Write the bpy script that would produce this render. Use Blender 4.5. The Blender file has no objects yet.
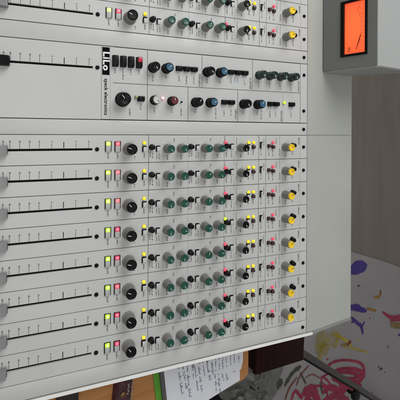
import bpy, bmesh, math, random
from mathutils import Vector, Matrix
random.seed(7)
scene = bpy.context.scene
C = scene.collection
R = math.radians

# ------------------------------------------------------------------ camera, world, lights, exposure
TILT = R(8.34)                                   # the control surface rises towards the back
cam_d = bpy.data.cameras.new('camera')
cam = bpy.data.objects.new('camera', cam_d); C.objects.link(cam)
cam_d.sensor_fit = 'HORIZONTAL'; cam_d.sensor_width = 36.0; cam_d.lens = 36.0
cam_d.shift_y = -0.16625
cam_d.clip_start = 0.02; cam_d.clip_end = 60
rt = Vector((-0.0049, 0.8487, 0.5289)); dn = Vector((1.0, 0.0042, 0.0026)); fw = Vector((0.0, 0.5289, -0.8487))
fw = (fw - rt * fw.dot(rt)).normalized(); rt.normalize(); dn = fw.cross(rt).normalized()
cam.matrix_world = Matrix(((rt.x, -dn.x, -fw.x, -0.0213), (rt.y, -dn.y, -fw.y, -0.1625), (rt.z, -dn.z, -fw.z, 0.5153), (0, 0, 0, 1)))
scene.camera = cam

world = bpy.data.worlds.new('World'); scene.world = world; world.use_nodes = True
bg = world.node_tree.nodes['Background']
bg.inputs[0].default_value = (0.93, 0.97, 1.0, 1); bg.inputs[1].default_value = 0.31

def area_light(name, loc, target, size, energy, color):
    d = bpy.data.lights.new(name, 'AREA'); d.shape = 'RECTANGLE'
    d.size, d.size_y = size; d.energy = energy; d.color = color
    o = bpy.data.objects.new(name, d); C.objects.link(o)
    o.location = loc
    o.rotation_euler = (Vector(target) - Vector(loc)).to_track_quat('-Z', 'Y').to_euler()
    return o
area_light('window_light', (-1.05, 0.35, 1.15), (0.0, 0.05, 0.0), (0.9, 1.1), 16.5, (0.97, 0.99, 1.0))
area_light('fill_light', (0.25, -0.55, 1.9), (0.1, 0.1, 0.0), (1.2, 1.2), 9.5, (1.0, 0.97, 0.93))  # added soft fill from overhead, no such lamp is known

vs = scene.view_settings
vs.view_transform = 'Standard'; vs.look = 'None'; vs.exposure = 0.0; vs.gamma = 1.0; vs.use_curve_mapping = False
scene.cycles.use_denoising = True
scene.cycles.max_bounces = 6

# ------------------------------------------------------------------ materials
def mat(name, col, rough=0.5, metal=0.0, noise=None, bump=None, emit=None, spec=0.5, coat=0.0, trans=0.0, world=False):
    """noise=(scale, amount): the base colour wanders by amount; bump=(scale, strength)"""
    m = bpy.data.materials.new(name); m.use_nodes = True
    nt = m.node_tree; N = nt.nodes; Lk = nt.links
    b = N['Principled BSDF']
    b.inputs['Base Color'].default_value = (*col, 1); b.inputs['Roughness'].default_value = rough
    b.inputs['Metallic'].default_value = metal; b.inputs['Specular IOR Level'].default_value = spec
    b.inputs['Coat Weight'].default_value = coat; b.inputs['Transmission Weight'].default_value = trans
    tc = N.new('ShaderNodeTexCoord'); src = tc.outputs['Object']
    if world: src = N.new('ShaderNodeNewGeometry').outputs['Position']
    if noise:
        nz = N.new('ShaderNodeTexNoise'); nz.inputs['Scale'].default_value = noise[0]; nz.inputs['Detail'].default_value = 6
        nz.inputs['Roughness'].default_value = 0.65
        Lk.new(src, nz.inputs['Vector'])
        rmp = N.new('ShaderNodeValToRGB')
        a = noise[1]
        rmp.color_ramp.elements[0].position = 0.3; rmp.color_ramp.elements[1].position = 0.7
        rmp.color_ramp.elements[0].color = (*[c * (1 - a) for c in col], 1)
        rmp.color_ramp.elements[1].color = (*[min(1, c * (1 + a)) for c in col], 1)
        Lk.new(nz.outputs['Fac'], rmp.inputs['Fac']); Lk.new(rmp.outputs['Color'], b.inputs['Base Color'])
        mr = N.new('ShaderNodeMapRange'); mr.inputs['To Min'].default_value = max(0, rough - 0.07); mr.inputs['To Max'].default_value = min(1, rough + 0.07)
        Lk.new(nz.outputs['Fac'], mr.inputs['Value']); Lk.new(mr.outputs['Result'], b.inputs['Roughness'])
    if bump:
        bz = N.new('ShaderNodeTexNoise'); bz.inputs['Scale'].default_value = bump[0]; bz.inputs['Detail'].default_value = 3
        Lk.new(tc.outputs['Object'], bz.inputs['Vector'])
        bp = N.new('ShaderNodeBump'); bp.inputs['Strength'].default_value = bump[1]; bp.inputs['Distance'].default_value = 0.001
        Lk.new(bz.outputs['Fac'], bp.inputs['Height']); Lk.new(bp.outputs['Normal'], b.inputs['Normal'])
    if emit:
        b.inputs['Emission Color'].default_value = (*emit[0], 1); b.inputs['Emission Strength'].default_value = emit[1]
    return m

def wood_mat(name, c1, c2, scale, axis_scale, rough, spec=0.5):
    m = bpy.data.materials.new(name); m.use_nodes = True
    nt = m.node_tree; N = nt.nodes; Lk = nt.links; b = N['Principled BSDF']
    tc = N.new('ShaderNodeTexCoord'); mp = N.new('ShaderNodeMapping'); mp.inputs['Scale'].default_value = axis_scale
    Lk.new(tc.outputs['Object'], mp.inputs['Vector'])
    nz = N.new('ShaderNodeTexNoise'); nz.inputs['Scale'].default_value = scale; nz.inputs['Detail'].default_value = 8; nz.inputs['Distortion'].default_value = 0.6
    Lk.new(mp.outputs['Vector'], nz.inputs['Vector'])
    rp = N.new('ShaderNodeValToRGB'); rp.color_ramp.elements[0].position = 0.32; rp.color_ramp.elements[1].position = 0.68
    rp.color_ramp.elements[0].color = (*c1, 1); rp.color_ramp.elements[1].color = (*c2, 1)
    Lk.new(nz.outputs['Fac'], rp.inputs['Fac']); Lk.new(rp.outputs['Color'], b.inputs['Base Color'])
    b.inputs['Roughness'].default_value = rough; b.inputs['Specular IOR Level'].default_value = spec
    bp = N.new('ShaderNodeBump'); bp.inputs['Strength'].default_value = 0.15; bp.inputs['Distance'].default_value = 0.001
    Lk.new(nz.outputs['Fac'], bp.inputs['Height']); Lk.new(bp.outputs['Normal'], b.inputs['Normal'])
    return m

M = {}
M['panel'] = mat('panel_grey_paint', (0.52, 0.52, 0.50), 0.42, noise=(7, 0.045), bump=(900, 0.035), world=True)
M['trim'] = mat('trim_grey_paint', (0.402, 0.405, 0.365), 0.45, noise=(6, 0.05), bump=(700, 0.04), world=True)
M['lip'] = mat('white_edge_paint', (0.84, 0.835, 0.79), 0.35, noise=(30, 0.03), bump=(500, 0.05))
M['chassis'] = mat('dark_chassis_steel', (0.010, 0.010, 0.010), 0.7, noise=(20, 0.2), spec=0.1)
M['housing'] = mat('housing_light_grey', (0.375, 0.378, 0.365), 0.5, noise=(8, 0.03), bump=(700, 0.10))
M['housing_front'] = mat('housing_dark_grey', (0.185, 0.187, 0.176), 0.45, noise=(12, 0.05), bump=(700, 0.12))
M['ink'] = mat('black_print', (0.0045, 0.0045, 0.005), 0.8, noise=(200, 0.2), spec=0.06)
M['ink_soft'] = mat('grey_print', (0.055, 0.055, 0.055), 0.7, noise=(200, 0.2), spec=0.2)
M['ink_faint'] = mat('pale_grey_print', (0.20, 0.20, 0.195), 0.6, noise=(200, 0.1))
M['ink_blue'] = mat('blue_print', (0.06, 0.16, 0.32), 0.6, noise=(200, 0.1))
M['white_ink'] = mat('white_print', (0.8, 0.8, 0.78), 0.5, noise=(200, 0.05))
M['black'] = mat('black_plastic', (0.0045, 0.0045, 0.005), 0.33, noise=(150, 0.25), bump=(1500, 0.1), spec=0.16)
M['black_matte'] = mat('black_matte_plastic', (0.0045, 0.0045, 0.005), 0.55, noise=(150, 0.3), spec=0.12)
M['knob_grey'] = mat('knob_grey_plastic', (0.22, 0.213, 0.198), 0.5, noise=(180, 0.12), bump=(1200, 0.15))
M['cap_green'] = mat('knob_green_cap', (0.006, 0.068, 0.045), 0.3, noise=(200, 0.1))
M['cap_dgreen'] = mat('knob_dark_green_plastic', (0.005, 0.024, 0.018), 0.36, noise=(200, 0.15))
M['cap_blue'] = mat('knob_blue_cap', (0.028, 0.105, 0.18), 0.33, noise=(200, 0.1))
M['cap_yellow'] = mat('knob_yellow_cap', (0.86, 0.58, 0.02), 0.38, noise=(200, 0.08))
M['cap_pale'] = mat('knob_pale_cap', (0.55, 0.55, 0.53), 0.4, noise=(200, 0.08))
M['cap_red'] = mat('knob_red_cap', (0.12, 0.008, 0.014), 0.36, noise=(200, 0.1))
M['button_grey'] = mat('button_grey_plastic', (0.42, 0.42, 0.40), 0.45, noise=(200, 0.06))
M['button_pale'] = mat('button_pale_plastic', (0.55, 0.55, 0.53), 0.45, noise=(200, 0.06))
M['button_maroon'] = mat('button_maroon_plastic', (0.055, 0.018, 0.022), 0.45, noise=(200, 0.1))
M['fader_silver'] = mat('fader_silver_plastic', (0.25, 0.25, 0.245), 0.4, noise=(120, 0.06))
M['fader_dark'] = mat('fader_dark_grey', (0.09, 0.09, 0.09), 0.5, noise=(120, 0.1))
M['screw'] = mat('black_oxide_screw', (0.004, 0.004, 0.0045), 0.5, metal=0.0, noise=(300, 0.2), spec=0.12)
M['lamp_green'] = mat('lit_green_lens', (0.30, 0.50, 0.04), 0.3, noise=(250, 0.1), emit=((0.56, 0.92, 0.05), 0.66))
M['lamp_red'] = mat('lit_red_lens', (0.55, 0.10, 0.14), 0.3, noise=(250, 0.1), emit=((1.0, 0.10, 0.18), 0.42))
M['lamp_red_core'] = mat('lit_red_core', (0.7, 0.25, 0.28), 0.3, noise=(250, 0.1), emit=((1.0, 0.30, 0.36), 0.55))
M['lens_crimson'] = mat('crimson_lens', (0.40, 0.008, 0.035), 0.25, noise=(250, 0.1), emit=((1.0, 0.01, 0.06), 0.12))
M['led_yellow'] = mat('lit_yellow_led', (0.7, 0.52, 0.02), 0.25, noise=(250, 0.1), emit=((1.0, 0.80, 0.01), 0.62))
M['led_red'] = mat('lit_red_led', (0.5, 0.06, 0.10), 0.25, noise=(250, 0.1), emit=((1.0, 0.08, 0.16), 0.55))
M['led_hot'] = mat('bright_red_led', (0.8, 0.4, 0.4), 0.25, noise=(250, 0.1), emit=((1.0, 0.22, 0.25), 2.6))
M['led_green'] = mat('lit_lime_led', (0.4, 0.5, 0.03), 0.25, noise=(250, 0.1), emit=((0.68, 0.92, 0.03), 0.7))
M['led_off'] = mat('dim_green_led', (0.35, 0.40, 0.18), 0.3, noise=(250, 0.1))

# ------------------------------------------------------------------ mesh helpers
class MB:
    """collects shapes in one bmesh, with a material list"""
    def __init__(self):
        self.bm = bmesh.new(); self.mats = []
    def mi(self, m):
        if m not in self.mats: self.mats.append(m)
        return self.mats.index(m)
    def _new(self, geomfaces, m):
        i = self.mi(m)
        for f in geomfaces: f.material_index = i
    def box(self, c, s, m, bevel=0.0, seg=2, mat4=None):
        before = set(self.bm.faces)
        r = bmesh.ops.create_cube(self.bm, size=1.0)
        vsx = r['verts']
        bmesh.ops.scale(self.bm, vec=s, verts=vsx)
        faces = set(f for v in vsx for f in v.link_faces)
        if bevel > 0:
            es = set(e for v in vsx for e in v.link_edges)
            bmesh.ops.bevel(self.bm, geom=list(es), offset=bevel, segments=seg, affect='EDGES', profile=0.5)
            faces = set(self.bm.faces) - before
            vsx = list(set(v for f in faces for v in f.verts))
        if mat4 is not None: bmesh.ops.transform(self.bm, matrix=mat4, verts=vsx)
        bmesh.ops.translate(self.bm, vec=c, verts=vsx)
        self._new(faces, m); return self
    def quad(self, pts, m):
        f = self.bm.faces.new([self.bm.verts.new(p) for p in pts]); f.material_index = self.mi(m); return self
    def slab(self, x0, x1, y0, y1, z, m, t=0.00006):
        """a printed film: thin closed box"""
        return self.box(((x0 + x1) / 2, (y0 + y1) / 2, z + t / 2), (abs(x1 - x0), abs(y1 - y0), t), m)
    def lathe(self, prof, m, seg=32, c=(0, 0, 0), flute=0.0, closed_top=True, mats=None):
        """prof: list of (r, z[, fluted]) bottom to top"""
        rings = []
        for p in prof:
            r, z = p[0], p[1]; fl = flute if len(p) > 2 and p[2] else 0.0
            rings.append([self.bm.verts.new((c[0] + math.cos(2 * math.pi * k / seg) * r * (1 - (fl if k % 2 else 0)),
                                             c[1] + math.sin(2 * math.pi * k / seg) * r * (1 - (fl if k % 2 else 0)), c[2] + z)) for k in range(seg)])
        for j in range(len(rings) - 1):
            mm = mats[j] if mats else m
            i = self.mi(mm)
            for k in range(seg):
                f = self.bm.faces.new((rings[j][k], rings[j][(k + 1) % seg], rings[j + 1][(k + 1) % seg], rings[j + 1][k])); f.material_index = i
        if closed_top:
            f = self.bm.faces.new(rings[-1]); f.material_index = self.mi(mats[-1] if mats else m)
        return self
    def prism(self, poly, x0, x1, m):
        """a (y,z) outline run along x"""
        a = [self.bm.verts.new((x0, y, z)) for y, z in poly]; b = [self.bm.verts.new((x1, y, z)) for y, z in poly]
        n = len(poly); fs = []
        for k in range(n): fs.append(self.bm.faces.new((a[k], a[(k + 1) % n], b[(k + 1) % n], b[k])))
        fs.append(self.bm.faces.new(a)); fs.append(self.bm.faces.new(list(reversed(b))))
        self._new(fs, m); bmesh.ops.recalc_face_normals(self.bm, faces=fs); return self
    def plate(self, poly, z0, z1, m):
        """a flat (x,y) outline with thickness"""
        a = [self.bm.verts.new((x, y, z0)) for x, y in poly]; b = [self.bm.verts.new((x, y, z1)) for x, y in poly]
        n = len(poly); fs = []
        for k in range(n): fs.append(self.bm.faces.new((a[k], a[(k + 1) % n], b[(k + 1) % n], b[k])))
        fs.append(self.bm.faces.new(list(reversed(a)))); fs.append(self.bm.faces.new(b))
        bmesh.ops.recalc_face_normals(self.bm, faces=fs); self._new(fs, m); return self
    def add_mesh(self, me, m, mat4):
        n0 = len(self.bm.verts); f0 = len(self.bm.faces)
        self.bm.from_mesh(me)
        self.bm.verts.ensure_lookup_table(); self.bm.faces.ensure_lookup_table()
        bmesh.ops.transform(self.bm, matrix=mat4, verts=self.bm.verts[n0:])
        self._new(self.bm.faces[f0:], m); return self
    def mesh(self, name, smooth=35):
        me = bpy.data.meshes.new(name); self.bm.to_mesh(me); self.bm.free()
        for m in self.mats: me.materials.append(m)
        if smooth:
            me.polygons.foreach_set('use_smooth', [True] * len(me.polygons)); me.set_sharp_from_angle(angle=R(smooth))
        return me
    def obj(self, name, parent=None, loc=(0, 0, 0), smooth=35): return put(name, self.mesh(name, smooth), parent, loc)

def put(name, me, parent=None, loc=(0, 0, 0), rz=0.0):
    o = bpy.data.objects.new(name, me); C.objects.link(o); o.parent = parent; o.location = loc
    if rz: o.rotation_euler = (0, 0, rz)
    return o
def empty(name, loc=(0, 0, 0), parent=None):
    o = bpy.data.objects.new(name, None); C.objects.link(o); o.location = loc; o.parent = parent; o.empty_display_size = 0.05; return o
def tag(o, label=None, cat=None, group=None, kind=None):
    if label: o['label'] = label
    if cat: o['category'] = cat
    if group: o['group'] = group
    if kind: o['kind'] = kind
    return o

_text = {}
def text_mesh(s, bold=0.0):
    """unit-height lettering centred on the origin, lying in the xy plane"""
    key = (s, bold)
    if key in _text: return _text[key]
    cu = bpy.data.curves.new('lettering', 'FONT'); cu.body = s; cu.size = 1.0; cu.align_x = 'CENTER'; cu.align_y = 'CENTER'
    cu.offset = bold; cu.space_character = 1.0 + 3.0 * bold; cu.extrude = 0.0; cu.resolution_u = 3
    o = bpy.data.objects.new('lettering', cu); C.objects.link(o)
    dg = bpy.context.evaluated_depsgraph_get(); dg.update()
    me = bpy.data.meshes.new_from_object(o.evaluated_get(dg))
    bpy.data.objects.remove(o); bpy.data.curves.remove(cu)
    _text[key] = me; return me
def put_text(mb, s, x, y, z, h, m, rot=0.0, bold=0.0, sx=1.0):
    mb.add_mesh(text_mesh(s, bold), m, Matrix.Translation((x, y, z)) @ Matrix.Rotation(rot, 4, 'Z') @ Matrix.Diagonal((h * sx, h, h, 1)))

def smudge(mb, x0, y, length, m, h0=0.0017, z=0.0, rnd=random):
    """a short line of print too small to read: uneven strokes along x"""
    x = x0
    while x < x0 + length:
        w = rnd.uniform(0.0008, 0.0014)
        k = rnd.random()
        h = h0 * rnd.uniform(0.9, 1.1)
        if k < 0.3: mb.slab(x, x + w * 0.45, y - h / 2, y + h / 2, z, m)
        elif k < 0.7:
            mb.slab(x, x + w * 0.38, y - h / 2, y + h / 2, z, m); mb.slab(x + w * 0.38, x + w, y + h * 0.2, y + h / 2, z, m); mb.slab(x + w * 0.38, x + w * 0.9, y - h * 0.1, y + h * 0.08, z, m)
        elif k < 0.96:
            mb.slab(x, x + w, y - h / 2, y - h * 0.25, z, m); mb.slab(x + w * 0.6, x + w, y - h * 0.25, y + h * 0.4, z, m)
        x += w + 0.00035

# ------------------------------------------------------------------ the setting: floor
ZF, ZD = -0.82, -0.095
M['floor'] = wood_mat('brown_grey_floor', (0.168, 0.139, 0.114), (0.202, 0.168, 0.139), 2.2, (1.1, 7, 1), 0.6)
f = MB(); f.box((0.6, 1.4, ZF - 0.016), (6.4, 5.2, 0.03), M['floor'])
floor = f.obj('floor'); tag(floor, kind='structure')

# ------------------------------------------------------------------ mixing console
console = empty('mixing_console'); console.rotation_euler = (TILT, 0, 0)
tag(console, 'large light grey audio mixing console with rows of knobs, faders and lit buttons', 'mixing console')
ct, st = math.cos(TILT), math.sin(TILT)
def loc_of(y, z): return (y * ct + z * st, -y * st + z * ct)       # world (y,z) -> console (y,z)

X0, X1 = -0.2915, 0.306
YF, YR, YT = -0.165, 0.3395, 0.3535
T = 0.003
# dark chassis below the panels
yb0, zb0 = loc_of(-0.165 * ct, ZD + 0.012); yb1, zb1 = loc_of(0.440, ZD + 0.012); yb2, zb2 = loc_of(0.440, 0.046)
ch = MB(); ch.prism([(YF + 0.001, -T - 0.0003), (YF + 0.001, zb0), (yb1, zb1), (yb2, zb2), (YT, -0.005)], X0 + 0.002, X1 + 0.001, M['chassis'])
ch.obj('chassis', console)
fm = MB(); fm.lathe([(0.0, 0), (0.016, 0), (0.018, 0.011), (0.015, 0.0125)], M['black_matte'], 20)
fme = fm.mesh('rubber_foot')
for fx in (-0.24, 0.27):
    for fy in (-0.12, 0.17):
        o = put('rubber_foot', fme, console, (fx, *loc_of(fy, ZD))); o.rotation_euler = (-TILT, 0, 0)

def strip_mesh(w, slot=None):
    """a panel with softened edges; slot = x of a fader slot cut right through it"""
    s = MB(); hw, y0, y1 = w / 2 - 0.00035, YF + 0.0003, YR - 0.0003
    if slot is None:
        s.box((0, (y0 + y1) / 2, -T / 2), (hw * 2, y1 - y0, T), M['panel'], 0.00035, 2); return s
    xs = (-hw, slot - 0.0014, slot + 0.0014, hw); ys = (y0, -0.150, -0.0058, y1)
    V = [[s.bm.verts.new((x, y, 0)) for y in ys] for x in xs]; B_ = [[s.bm.verts.new((x, y, -T)) for y in ys] for x in xs]
    for a in range(3):
        for b in range(3):
            if (a, b) == (1, 1): continue
            s.bm.faces.new((V[a][b], V[a + 1][b], V[a + 1][b + 1], V[a][b + 1])); s.bm.faces.new((B_[a][b], B_[a][b + 1], B_[a + 1][b + 1], B_[a + 1][b]))
    for a in range(3):
        for b in (0, 3): s.bm.faces.new((V[a][b], V[a + 1][b], B_[a + 1][b], B_[a][b])); s.bm.faces.new((V[b][a], V[b][a + 1], B_[b][a + 1], B_[b][a]))
    for q0, q1 in (((1, 1), (2, 1)), ((2, 1), (2, 2)), ((2, 2), (1, 2)), ((1, 2), (1, 1))): s.bm.faces.new((V[q0[0]][q0[1]], V[q1[0]][q1[1]], B_[q1[0]][q1[1]], B_[q0[0]][q0[1]]))
    bmesh.ops.recalc_face_normals(s.bm, faces=list(s.bm.faces))
    rim = [e for e in s.bm.edges if all(abs(v.co.z) < 1e-7 for v in e.verts) and any(abs(f.normal.z) < 0.5 for f in e.link_faces)]
    bmesh.ops.bevel(s.bm, geom=rim, offset=0.0003, segments=2, affect='EDGES')
    s._new(list(s.bm.faces), M['panel']); return s

# back rail, rear trim (two pieces), edge lips
def rail(x0, x1):
    p = MB()
    e = 0.0004
    yt2, zt2 = loc_of(0.4472, 0.0513); yb_, zb_ = loc_of(0.4472, 0.0065)
    p.prism([(YR + e, -0.004), (YR + e, -0.0004), (YR + e + 0.0004, 0), (YT - 0.0015, 0), (YT + 0.0015, -0.0003),
             (loc_of(0.4452, 0.0513)), (loc_of(0.4467, 0.0508)), (loc_of(0.4472, 0.0493)), (yb_, zb_), (loc_of(0.443, 0.0065)), (loc_of(0.443, 0.0465))], x0 + 0.0003, x1 - 0.0003, M['trim'])
    return p
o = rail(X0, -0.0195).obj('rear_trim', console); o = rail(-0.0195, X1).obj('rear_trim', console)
def lip(x0, x1, prof, m, ch):
    p = MB(); p.prism(prof, x0, x1, m)
    top = [e for e in p.bm.edges if all(abs(v.co.x - x1) < 1e-6 for v in e.verts) and {tuple(round(c, 5) for c in (v.co.y, v.co.z)) for v in e.verts} == {tuple(round(c, 5) for c in prof[1]), tuple(round(c, 5) for c in prof[2])}]
    bmesh.ops.bevel(p.bm, geom=top, offset=ch, segments=3, affect='EDGES', profile=0.6)
    return p
lip(X1 + 0.0016, 0.3128, [(YF, -0.012), (YF, 0.0), (YT - 0.0004, 0.0), (YT - 0.0004, -0.02)], M['lip'], 0.0016).obj('edge_lip', console)
M['lip_grey'] = mat('rear_edge_grey', (0.26, 0.262, 0.245), 0.45, noise=(30, 0.05), bump=(500, 0.05))  # darker base colour for the rear length of the edge lip
lip(X1 + 0.0003, 0.3124, [(YT + 0.0002, -0.02), (YT + 0.0002, -0.0003), loc_of(0.4472, 0.0508), loc_of(0.4472, 0.030)], M['lip_grey'], 0.0024).obj('edge_lip', console)
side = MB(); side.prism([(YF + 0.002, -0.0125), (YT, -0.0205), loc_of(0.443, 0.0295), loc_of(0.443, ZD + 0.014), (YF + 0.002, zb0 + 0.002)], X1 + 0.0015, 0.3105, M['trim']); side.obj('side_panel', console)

# ---- control meshes, made once
def knob(name, body, cap, r=0.0062, h=0.018, capr=None, skirt=None, line=M['white_ink'], flutes=True, lower=None):
    k = MB(); capr = capr or r * 0.9; skirt = skirt or r * 1.12; lower = lower or body
    k.lathe([(skirt, 0.0002), (skirt, 0.0022), (r * 1.02, 0.0032), (r * 1.0, 0.0036, 1), (r * 0.955, h - 0.0036, 1), (r * 0.94, h - 0.0028, 0)],
            body, 40, flute=0.055 if flutes else 0.0, mats=[lower, lower, body, body, body, body])
    k.lathe([(capr * 1.0, h - 0.0030), (capr, h - 0.0008), (capr * 0.95, h - 0.0001), (capr * 0.86, h), (capr * 0.74, h - 0.0006), (capr * 0.3, h - 0.0008)], cap, 32)
    if line: k.slab(-0.00035, 0.00035, capr * 0.10, capr * 0.74, h - 0.00072, line, 0.00022)
    return k.mesh(name, 30)
M['pointer'] = mat('pale_pointer', (0.55, 0.55, 0.53), 0.5, noise=(200, 0.05))
KN = {
 'black': knob('knob', M['knob_grey'], M['black'], 0.0078, 0.0185, 0.0071, 0.0088),
 'green': knob('knob', M['knob_grey'], M['cap_green'], 0.0061, 0.0180, 0.0053, 0.0066, line=M['pointer']),
 'black_small': knob('knob', M['knob_grey'], M['black'], 0.0061, 0.0180, 0.0050, 0.0066),
 'yellow': knob('knob', M['knob_grey'], M['cap_yellow'], 0.0062, 0.0190, 0.0055, 0.0068, line=M['ink']),
 'm_big': knob('knob', M['black_matte'], M['black'], 0.0090, 0.0175, 0.0080, 0.0098),
 'm_black': knob('knob', M['black_matte'], M['black'], 0.0068, 0.0170, 0.0058, 0.0072),
 'm_blue': knob('knob', M['black_matte'], M['cap_blue'], 0.0068, 0.0170, 0.0049, 0.0072),
 'm_pale': knob('knob', M['black_matte'], M['cap_pale'], 0.0062, 0.0150, 0.0054, 0.0066, line=M['ink']),
 'm_red': knob('knob', M['black_matte'], M['cap_red'], 0.0062, 0.0150, 0.0050, 0.0066),
 'm_green': knob('knob', M['cap_dgreen'], M['cap_dgreen'], 0.0062, 0.0175, 0.0054, 0.0067),
}
def lit_button(sx=0.0142, sy=0.0083):
    b = MB()
    # bezel: four bars round a cap
    w = 0.0008; hb = 0.0014
    b.box((-sx / 2 + w / 2, 0, hb / 2), (w, sy, hb), M['black_matte']); b.box((sx / 2 - w / 2, 0, 0.0004), (w, sy, 0.0008), M['button_grey'])
    b.box((0, -sy / 2 + w / 2, hb / 2), (sx - 2 * w, w, hb), M['black_matte']); b.box((0, sy / 2 - w / 2, hb / 2), (sx - 2 * w, w, hb), M['black_matte'])
    b.box((0.0029, 0, 0.0011), (sx * 0.56, sy - 2.4 * w, 0.0022), M['button_grey'], 0.0004, 2)
    return b.mesh('button')
LB = lit_button()
def lens(m, core=None, sx=0.0057, sy=0.0061, h=0.0026):
    b = MB(); b.box((0, 0, h / 2), (sx, sy, h), m, 0.0008, 3)
    if core: b.lathe([(0.0017, h), (0.0014, h + 0.0004), (0.0006, h + 0.0006)], core, 20)
    return b.mesh('lens')
M['lamp_green_pale'] = mat('pale_lit_green_lens', (0.42, 0.50, 0.25), 0.3, noise=(250, 0.1), emit=((0.66, 0.88, 0.28), 0.62))
M['lamp_green_mid'] = mat('lime_lit_green_lens', (0.36, 0.50, 0.08), 0.3, noise=(250, 0.1), emit=((0.62, 0.92, 0.08), 0.70))
M['lamp_red_pale'] = mat('pale_lit_red_lens', (0.55, 0.22, 0.23), 0.3, noise=(250, 0.1), emit=((0.95, 0.22, 0.25), 0.36))
M['lamp_red_deep'] = mat('deep_lit_red_lens', (0.45, 0.05, 0.10), 0.3, noise=(250, 0.1), emit=((0.95, 0.05, 0.15), 0.36))
M['green_core'] = mat('lit_green_core', (0.6, 0.6, 0.3), 0.3, noise=(250, 0.1), emit=((0.85, 1.0, 0.35), 0.8))
LG = [lens(M[k], M['green_core']) for k in ('lamp_green_pale', 'lamp_green_mid', 'lamp_green')]
LR_ = [lens(M[k], M['lamp_red_core']) for k in ('lamp_red_pale', 'lamp_red', 'lamp_red_deep')]
def push(cap, s=0.0058, h=0.0062, bez=0.0070):
    b = MB(); b.box((0, 0, 0.0006), (bez, bez, 0.0012), M['black_matte'], 0.0003, 1)
    b.box((0, 0, h / 2), (s, s, h), cap, 0.0009, 3); return b.mesh('button')
def round_push():
    b = MB(); b.lathe([(0.0042, 0), (0.0042, 0.0010), (0.0038, 0.0013)], M['black_matte'], 24)
    b.lathe([(0.0034, 0.0010), (0.0034, 0.0066), (0.0030, 0.0077), (0.0022, 0.0082), (0.0008, 0.0083)], M['black'], 24); return b.mesh('button')
def bar_push():
    b = MB(); b.box((0, 0, 0.0006), (0.0072, 0.0100, 0.0012), M['black_matte'], 0.0003, 1); b.box((0, 0, 0.0032), (0.0060, 0.0086, 0.0062), M['black'], 0.0010, 3); return b.mesh('button')
BP = bar_push()
PB, PM = round_push(), push(M['button_maroon'], 0.0046, 0.0045, 0.0056)
def recessed():
    b = MB()
    b.box((-0.0036, 0.0002, 0.0009), (0.0012, 0.0058, 0.0018), M['black_matte']); b.box((0.0006, -0.0025, 0.0009), (0.0070, 0.0012, 0.0018), M['black_matte'])  # black bezel on two sides only, shaped as the shadow beside the cap
    b.box((0.0006, 0.0006, 0.0008), (0.0066, 0.0044, 0.0016), M['button_pale'], 0.0005, 2); return b.mesh('button')
RC = recessed()
def led(m, r=0.0024):
    b = MB(); b.lathe([(r * 1.15, 0), (r * 1.15, 0.0008), (r, 0.0010)], M['button_grey'], 24)
    b.lathe([(r, 0.0008), (r, 0.0022), (r * 0.85, 0.0032), (r * 0.5, 0.0039), (r * 0.15, 0.0041)], m, 24); return b.mesh('led')
LD = {k: led(M[v]) for k, v in dict(yellow='led_yellow', red='led_red', green='led_green', off='led_off').items()}
LD['hot'] = led(M['led_hot'], 0.0020)
def screw():
    b = MB(); b.lathe([(0.0027, 0), (0.0027, 0.0009), (0.0022, 0.0016), (0.0013, 0.0018)], M['screw'], 24)
    b.lathe([(0.0011, 0.00182), (0.0010, 0.00184)], M['black_matte'], 6); return b.mesh('screw')
SC = screw()
def fader_cap(main, dark, line):
    b = MB()
    prof = [(-0.0125, 0.0015), (-0.0115, 0.0095), (-0.004, 0.0108), (0.0, 0.0100), (0.004, 0.0108), (0.0115, 0.0095), (0.0125, 0.0015)]
    b.prism(prof, -0.0058, 0.0058, main)
    b.bm.normal_update()
    b.box((0, 0, 0.0104), (0.0118, 0.0006, 0.0007), line)
    b.box((0.0, 0.0119, 0.0050), (0.0070, 0.0014, 0.0050), dark, 0.0003, 1); b.box((0, 0, -0.0015), (0.0016, 0.008, 0.006), M['black_matte'])
    for k in range(5):
        for sg in (-1, 1): b.box((0, sg * (0.0046 + k * 0.0014), 0.01065 - k * 0.00014), (0.0112, 0.0005, 0.0005), main)
    return b.mesh('fader_cap', 25)
FC = fader_cap(M['fader_silver'], M['fader_dark'], M['white_ink']); FCB = fader_cap(M['black_matte'], M['black_matte'], M['white_ink'])
def slide_switch():
    b = MB(); b.box((0.0, -0.0016, 0.0007), (0.0100, 0.0022, 0.0014), M['black_matte']); b.box((-0.0043, 0.0007, 0.0007), (0.0016, 0.0024, 0.0014), M['black_matte'])
    b.box((0.0012, 0.0012, 0.0008), (0.0086, 0.0030, 0.0016), M['button_pale'], 0.0004, 1); b.box((-0.001, -0.0012, 0.002), (0.0026, 0.0024, 0.002), M['fader_dark'], 0.0004, 1)
    return b.mesh('slide_switch')
SW = slide_switch()

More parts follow.
